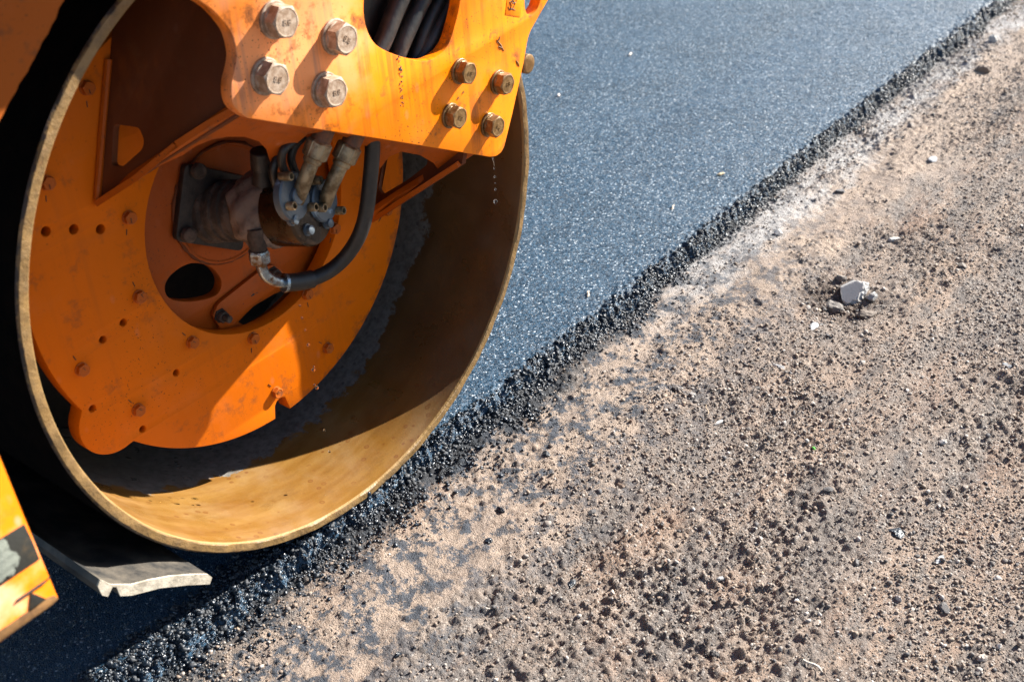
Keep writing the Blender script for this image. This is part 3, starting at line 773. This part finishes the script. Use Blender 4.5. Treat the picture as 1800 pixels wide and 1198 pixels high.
# two pipes with union nuts and hose sleeves
for pts, nm in (((( 522, 352, .028), (531, 330, .012), (541, 303, .002), (549, 283, -.002)), 'a'), (((571, 356, .026), (580, 332, .010), (592, 305, .0), (600, 288, -.004)), 'b')):
    P3 = [P(*q_) for q_ in pts]; dr = (P3[-1]-P3[-2]).normalized()
    pp = tube('port_pipe', [m1+ax*.0+(P3[0]-m1)]+P3[1:], .0135, M['pipe'], motor, 22)
    bm = bmesh.new(); e = P3[-1]-dr*.004
    lathe(bm, e, e+dr, [(0, .0150), (.003, .0165), (.010, .0165), (.010, .0190), (.012, .0215), (.038, .0215), (.041, .0185)], 36, sides=None)
    me_ = finish('pipe_collar', bm, M['pipe'], motor, sharp=.4)
    bm = bmesh.new(); lathe(bm, e+dr*.010, e+dr, [(0, .0195), (.003, .0225), (.029, .0225), (.032, .0195)], 36, sides=6)
    finish('union_nut', bm, M['pipe'], motor, sharp=.35)
    tube('hose_sleeve', [e+dr*.036, e+dr*.07, e+dr*.13, e+dr*.2+Vector((0, .03, 0))], .0175, M['rusty'], motor, 20)
# black hose looping down into the elbow
hp = [(652, 215, -.005), (655, 250, -.005), (652, 300, .0), (644, 370, .01), (632, 412, .02), (610, 448, .04), (582, 474, .06), (552, 489, .075), (535, 493, .08)]
hose = tube('hydraulic_hose', [P(*q_) for q_ in hp], .0142, M['rubber'], roller, 22, 8); hose['label'] = 'black rubber hose looping down beside the motor'
tube('ferrule', [P(549, 490, .076), P(525, 495, .083), P(501, 497, .09)], .0172, M['rubber'], hose, 22)
tube('ferrule_lip', [P(503, 497, .0895), P(498, 497, .091)], .0182, M['chrome'], hose, 22)
tube('elbow', [P(*q_) for q_ in ((502, 497, .09), (484, 494, .094), (468, 485, .097), (460, 470, .098), (457, 455, .098))], .0102, M['chrome'], hose, 20)
a_, b_ = P(457, 462, .098), P(454, 436, .098); dr = (b_-a_).normalized()
bm = bmesh.new(); lathe(bm, a_, b_, [(0, .0175), (.003, .0200), (.022, .0200), (.026, .0180)], 36, sides=6); finish('elbow_nut', bm, M['chrome'], hose, sharp=.35)
bm = bmesh.new(); lathe(bm, a_+dr*.02, b_+dr, [(0, .0155), (.006, .0165), (.008, .0145), (.013, .0168), (.05, .018)], 26, jit=.02); finish('elbow_adapter', bm, M['mud'], hose)
# capped stub on top of the motor
a_, b_ = P(462, 320, .10), P(458, 268, .09); dr = (b_-a_).normalized()
bm = bmesh.new(); lathe(bm, a_, b_, [(0, .02), (.020, .016), (.028, .0155), (.03, .019), (.062, .0185), (.064, .016)], 30, jit=.015); finish('capped_port', bm, M['flange'], motor)
# thin black hoses tangled above the motor
for pts in (((505, 310, .04), (495, 285, .03), (500, 262, .02), (525, 245, .02)), ((486, 330, .06), (480, 300, .05), (492, 270, .05), (520, 240, .06)), ((520, 305, .05), (512, 280, .045), (518, 258, .04), (535, 238, .03))):
    tube('thin_hose', [P(*q_) for q_ in pts], .0075, M['rubber'], motor, 12)

# fork side plate
YF = -.06
fo = [(150, -420), (205, -250), (262, -120), (305, -50)] + [tuple(v) for v in catmull([(330, -18), (348, 0), (372, 17), (392, 38), (408, 62), (416, 97), (413, 122), (407, 147), (408, 176), (417, 194), (436, 208)], 4, False)] \
   + [(600, 234), (684, 247), (848, 274)] + [tuple(v) for v in catmull([(860, 276), (871, 275), (881, 268), (887, 257)], 4, False)] \
   + [(901, 200), (921, 110)] + [tuple(v) for v in catmull([(924, 92), (930, 62), (944, 35), (964, 0)], 4, False)] + [(1030, -120), (1090, -300), (1060, -480)]
fh = catmull([(640, 0), (641, 33), (650, 63), (667, 83), (700, 98), (738, 107), (762, 103), (786, 82), (800, 43), (809, 0), (812, -60), (770, -110), (690, -115), (648, -60)], 5)
sl_ = catmull([(923, -12), (924, 18), (933, 27), (946, 13), (952, -10), (962, -45), (945, -60), (928, -45)], 4)
fork = plate('fork_plate', [xz(fo, YF), xz(fh, YF), xz(sl_, YF)], yframe(YF), .025, M['fork'], roller, .0018)
fork['label'] = 'sunlit orange side plate of the drum fork with eight hex bolts'
def big_bolt(s, mats, nm):
    bm = bmesh.new()
    lathe(bm, (0, 0, 0), (0, -1, 0), [(0, .0290*s), (.004, .0290*s), (.0048, .0275*s)], 40)
    lathe(bm, (0, -.0048, 0), (0, -1, 0), [(0, .0245*s), (.0045, .0250*s), (.0052, .0238*s)], 40)
    hexhead(bm, -.0092, .0460*s, .0205*s)
    cu = bpy.data.curves.new('t', 'FONT'); cu.body = '8.8'; cu.size = .013*s; cu.extrude = .0004; cu.align_x = 'CENTER'; cu.align_y = 'CENTER'
    co = bpy.data.objects.new('t', cu); COL.objects.link(co); dg = C.evaluated_depsgraph_get(); dg.update()
    me = bpy.data.meshes.new_from_object(co.evaluated_get(dg), depsgraph=dg); bpy.data.objects.remove(co)
    n0 = len(bm.verts); bm.from_mesh(me); bm.verts.ensure_lookup_table()
    for v in bm.verts[n0:]:
        x_, y_, z_ = v.co; v.co = (x_, -.0092-.0205*s-.0002-z_, y_)
    return finish(nm, bm, mats, fork, sharp=.30)
bA = big_bolt(1.0, M['bolt'], 'hex_bolt'); bB = big_bolt(.82, M['bolt_brown'], 'hex_bolt')
useA = useB = False
for i, (px, py, kind, an, hs) in enumerate([(497, 38, 0, 12, 1), (603, 68, 0, 40, 1), (481, 138, 0, 25, 1), (585, 161, 0, 8, 1),
                            (820, 128, 1, 20, 1), (887, 147, 1, 5, 1), (803, 206, 1, 35, 1), (870, 222, 1, 50, 1)]):
    src = bB if kind else bA; used = useB if kind else useA
    o = src.copy() if used else src
    if used: COL.objects.link(o); o.parent = fork
    if kind: useB = True
    else: useA = True
    q_ = P(px, py, YF-(.020 if not kind else .017)); o.location = (q_.x, YF, q_.z); o.rotation_euler = (0, math.radians(an), 0)
# decal with a lifting sling symbol
fr = yframe(YF-.0006)
plate('sling_decal', [xz([(893, -14), (918, -10), (914, 30), (888, 26)], YF)], yframe(YF-.0008), .0005, M['fork'], fork, .0001)
bm = bmesh.new()
for pts in (((897, 18), (899, 10), (896, 4), (902, 1), (906, 7), (902, 14), (897, 18)), ((899, 6), (902, -3), (909, -3), (907, 4), (901, 6)), ((896, 18), (893, 12)), ((898, 15), (906, 18))):
    sweep(bm, [P(a, b, YF-.0014) for a, b in pts], .0006, 6)
finish('sling_symbol', bm, M['blackpaint'], fork)
# paint chips and a caked drip line on the fork plate
bm = bmesh.new()
for k in range(46):
    t = RNG.random()**.8; px = 702+RNG.normal(0, 1.8)+t*5; py = 99+t*88
    q_ = P(px, py, YF-.0004); co, fa = ico(1, 300+k, .4); s = .0011+.0016*RNG.random()*(1-t*.5)
    vs = [bm.verts.new((q_.x+a[0]*s, q_.y+a[1]*s*.35, q_.z+a[2]*s)) for a in co]
    for f in fa: bm.faces.new([vs[j] for j in f])
finish('mud_drip', bm, M['mud'], fork, smooth=False)
for a, b, c_, d_ in ((873, 70, 886, 90), (876, 82, 884, 86), (907, 106, 913, 117), (806, 170, 803, 175), (815, 160, 812, 165), (879, 64, 873, 76)):
    bm = bmesh.new(); sweep(bm, [P(a, b, YF-.0005), P((a+c_)/2+1, (b+d_)/2, YF-.0007), P(c_, d_, YF-.0005)], [.0006, .0015, .0005], 6, bump=.3); finish('paint_scratch', bm, M['rustedge'], fork)
# added black sheet blocking sun in the opening, and the hoses seen there
plate('fork_light_blocker', [xz([(520, -90), (862, -90), (866, 180), (800, 230), (700, 224), (600, 206), (520, 175)], .014)], yframe(.014), .012, M['black'], roller)
for k, pts in enumerate([((735, -70, -.012), (712, -20, -.012), (690, 30, -.010), (672, 75, -.010), (640, 130, -.008)),
                         ((770, -70, -.014), (752, -20, -.014), (728, 30, -.013), (705, 80, -.012), (680, 150, -.010)),
                         ((800, -70, -.006), (778, -10, -.006), (752, 40, -.006), (735, 85, -.006), (710, 150, -.004)),
                         ((820, -60, -.013), (800, -10, -.013), (778, 35, -.012), (752, 80, -.012), (728, 120, -.010), (700, 160, -.008))]):
    h_ = tube('hydraulic_hose', [P(*q_) for q_ in pts], (.0165, .0155, .0115, .0150)[k], M['rubber'], roller, 20)
q_ = P(925, 112, -.02); bm = bmesh.new(); lathe(bm, q_+Vector((0, .05, 0)), q_-Vector((0, 1, 0)), [(0, .016), (.035, .016), (.037, .020), (.056, .020), (.058, .017)], 26, jit=.01)
finish('side_nub', bm, M['bolt_brown'], roller)

# side web (grimy brown) and bottom web with arches
A_, B_, C3 = P(170, 356, .203), P(193, 104, .203), P(420, 196, -.036)
fr = frame3(A_, B_, C3)
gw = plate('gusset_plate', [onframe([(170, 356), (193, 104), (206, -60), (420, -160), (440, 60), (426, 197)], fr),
      fillet(onframe([(200, 218), (244, 224), (253, 246), (250, 262), (214, 294), (196, 290)], fr), .008)], fr, .014, M['gusset'], roller, .001)
gw['label'] = 'grimy brown web plate with a cut-out behind the fork plate'
bm = bmesh.new(); sweep(bm, [P(191, 104, .200), P(180, 240, .200), P(170, 350, .200)], .0058, 8, bump=.25)
finish('weld_bead', bm, M['web'], gw)
D3 = P(655, 388, .203)
fr2 = frame3(A_, C3, D3)
web = plate('bottom_web', [onframe([(168, 358), (178, 356), (262, 300), (320, 274), (345, 257), (372, 246), (400, 241), (430, 241), (455, 249), (469, 264), (476, 288),
        (500, 272), (541, 236), (580, 230), (655, 262), (668, 297), (684, 276), (705, 267), (738, 273), (762, 287), (770, 298), (762, 306), (700, 344), (655, 374), (655, 392),
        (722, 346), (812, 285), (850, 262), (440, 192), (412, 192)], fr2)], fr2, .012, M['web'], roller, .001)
web['label'] = 'dim orange lower web plate arching over the motor'
E3 = P(812, 287, -.036); fr3 = frame3(D3, E3, D3+(B_-A_))
rg3 = [D3, E3, E3+(B_-A_)*.9, D3+(B_-A_)*.9]
rg = plate('gusset_plate', [[((v-fr3[0]).dot(fr3[1]), (v-fr3[0]).dot(fr3[2])) for v in rg3],
      fillet(onframe([(672, 342), (716, 316), (752, 288), (748, 262), (722, 250), (680, 262), (664, 300), (664, 330)], fr3), .01)], fr3, .010, M['gusset'], roller, .001)
rg['label'] = 'grimy brown web plate rising from the lower right bar'
for pts in (((170, 357, .20), (240, 312, .13), (310, 254, .065)), ((312, 252, .06), (365, 218, .01), (412, 192, -.034)), ((655, 386, .20), (722, 342, .08), (806, 288, -.034))):
    P3 = [P(*q_) for q_ in pts]; bm = bmesh.new(); sweep(bm, P3, .0072, 4); finish('web_flange', bm, M['web'], web, smooth=False)

# hazard striped side panel at lower left (front face y = -.3)
YS = -.30
panel = plate('side_panel', [xz(fillet([(-700, 650), (-60, 640), (0, 803), (50, 925), (103, 1052), (92, 1062), (0, 1128), (-500, 1440)], 3), YS)], yframe(YS), .008, M['panel'], roller, .001)
panel['label'] = 'orange side panel with worn black hazard stripes'
def decal(nm, pts, mat, y=YS-.0012, par=panel, th=.001): return plate(nm, [xz(pts, y)], yframe(y), th, mat, par, .0001)
decal('hazard_stripe', [(-40, 976), (0, 947), (43, 921), (58, 952), (70, 982), (0, 1029), (-60, 1070)], M['stripe'])
decal('hazard_stripe', [(55, 1041), (82, 1052), (51, 1076), (53, 1055)], M['stripe'])
decal('worn_patch', [(x_+RNG.normal(0, 1.6), y_+RNG.normal(0, 1.6)) for x_, y_ in catmull([(-30, 965), (0, 950), (10, 951), (18, 966), (30, 972), (35, 988), (26, 996), (22, 1010), (4, 1019), (-30, 1045)], 5)], M['worn'], YS-.0022)
bm = bmesh.new(); sweep(bm, [P(30, 1055, YS-.001), P(80, 1021, YS-.001)], .0016, 6); sweep(bm, [P(83, 1018, YS-.001), P(88, 1014, YS-.001)], .001, 6); finish('scratch', bm, M['blackpaint'], panel)
decal('rusty_edge', [(103, 1051), (92, 1062), (0, 1127), (-80, 1180), (-80, 1165), (0, 1108), (84, 1050), (96, 1046)], M['rustedge'])

# frame cheek at upper left, curved round the drum
YC = -.10
fc = [tuple(v) for v in catmull([(150, -70), (112, 0), (84, 60), (55, 115), (28, 160), (0, 214), (-25, 275), (-60, 400)], 4, False)]
rag = [(x_+RNG.normal(0, 1.2), y_+RNG.normal(0, 1.2)) for x_, y_ in fc]
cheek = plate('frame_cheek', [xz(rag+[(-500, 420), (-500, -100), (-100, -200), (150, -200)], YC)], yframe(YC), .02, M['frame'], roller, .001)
cheek['label'] = 'scuffed orange frame cheek beside the drum'

# scraper bar behind the drum, running across it
bm = bmesh.new()
YB = -.045
e0 = xz([(176, 1018), (196, 1027), (232, 1027), (262, 1019), (300, 1012), (340, 1009), (366, 1009), (373, 1014), (369, 1026), (330, 1028), (282, 1033), (232, 1046), (212, 1047), (205, 1031), (198, 1031), (190, 1048), (180, 1046), (172, 1030)], YB)
rings = [[bm.verts.new((a, y_, b)) for a, b in e0] for y_ in (YB, YB+.004, .35, .7, 1.3)]
nE = len(e0)
for i in range(4):
    for k in range(nE):
        f = bm.faces.new((rings[i][k], rings[i][(k+1) % nE], rings[i+1][(k+1) % nE], rings[i+1][k])); f.material_index = (1 if i > 0 else 0)
bm.faces.new(rings[0]); bm.faces.new(rings[-1])
scr = finish('scraper_bar', bm, [M['scraper'], M['scraper_top']], roller, sharp=.4); scr['label'] = 'pale scraper bar with a curved end under the drum'
bm = bmesh.new(); q_ = P(190, 990, .06); lathe(bm, q_-Vector((0, 0, .01)), q_+Vector((0, 0, 1)), [(0, .016), (.02, .016), (.022, .013)], 30, sides=6); finish('bolt', bm, M['flange'], scr, sharp=.4)
bm = bmesh.new()
for k, (px, py, s) in enumerate([(280, 1002, .010), (288, 1000, .007), (262, 1006, .006), (245, 1004, .005), (254, 1003, .006), (236, 1007, .0055), (219, 1012, .005)]):
    q_ = P(px, py, .0); co, fa = ico(2, 500+k, .3)
    vs = [bm.verts.new((q_.x+a[0]*s, q_.y+a[1]*s, q_.z+a[2]*s*.7)) for a in co]
    for f in fa: bm.faces.new([vs[j] for j in f]).material_index = 1 if k in (3, 4, 5) else 0
finish('mud_clod', bm, [M['scraper'], M['crumb']], scr, smooth=False)

# unseen chassis above the drum; overhang box added to shade cheek and rim
def box(bm, a, b):
    vs = [bm.verts.new((x_, y_, z_)) for x_ in (a[0], b[0]) for y_ in (a[1], b[1]) for z_ in (a[2], b[2])]
    for f in ((0, 1, 3, 2), (4, 6, 7, 5), (0, 4, 5, 1), (2, 3, 7, 6), (0, 2, 6, 4), (1, 5, 7, 3)): bm.faces.new([vs[i] for i in f])
bm = bmesh.new(); box(bm, (-2.4, .05, 1.30), (.55, 1.3, 1.75)); box(bm, (-2.4, -.27, 1.32), (.04, .04, 1.42)); bmesh.ops.bevel(bm, geom=bm.edges[:], offset=.03, segments=3, affect='EDGES')
finish('chassis_shade_overhang', bm, M['chassis_shade_overhang'], roller)

# ------------------------------------------------------------------ water drops
m, n_, b = new_mat('water'); b.inputs['Transmission Weight'].default_value = 1; b.inputs['Roughness'].default_value = .02; b.inputs['IOR'].default_value = 1.33
M['water'] = m
def drop(px, py, y, r_, label, group, st=1.0):
    bm = bmesh.new(); bmesh.ops.create_uvsphere(bm, u_segments=14, v_segments=10, radius=r_)
    for v in bm.verts: v.co.z *= st
    o = finish('water_drop', bm, M['water']); o.location = P(px, py, y); props(o, label, 'water drop', group)
g1 = 'water drops falling from the corner of the bolted plate'
drop(871, 354, -.05, .0042, 'largest water drop, lowest of those falling from the bolted orange plate', g1, 1.15)
for px, py, r_, lb in ((871, 333, .0022, 'lower of the two middle-sized water drops'), (870, 311, .0022, 'upper of the two middle-sized water drops'), (870.5, 322, .0012, 'tiny water drop midway between the two middle-sized drops'), (869, 296, .0015, 'topmost small water drop')):
    drop(px, py, -.05, r_, lb+' under the plate corner', g1, 1.3)
bm = bmesh.new(); sweep(bm, [P(866, 277, -.055), P(868, 285, -.052), P(869, 292, -.05)], [.0016, .0008, .0005], 8)
o = finish('water_trickle', bm, M['water']); props(o, 'thin water trickle hanging from the corner of the bolted orange plate', 'water')
g2 = 'water drops falling below the black hose'
for px, py, r_, lb in ((527, 537, .0022, 'small water drop right under the hose end'), (531, 559, .0024, 'water drop between the hose and the plate bolts'),
                   (537, 580, .002, 'small bright water drop over the orange plate'), (542, 606, .003, 'brightest water drop over the orange plate'),
                   (551, 650, .0036, 'pair-like water drop near the edge of the orange plate'), (552, 644, .002, 'smaller drop touching the one near the plate edge'),
                   (557, 681, .0036, 'water drop just below the edge of the orange plate'), (553, 676, .0022, 'smaller drop beside the one below the plate edge'),
                   (570, 756, .0024, 'lowest long water drop over the shaded drum wall'), (579, 793, .0028, 'water drop over the sunlit drum floor')):
    drop(px, py, .08, r_, lb, g2, 1.1)
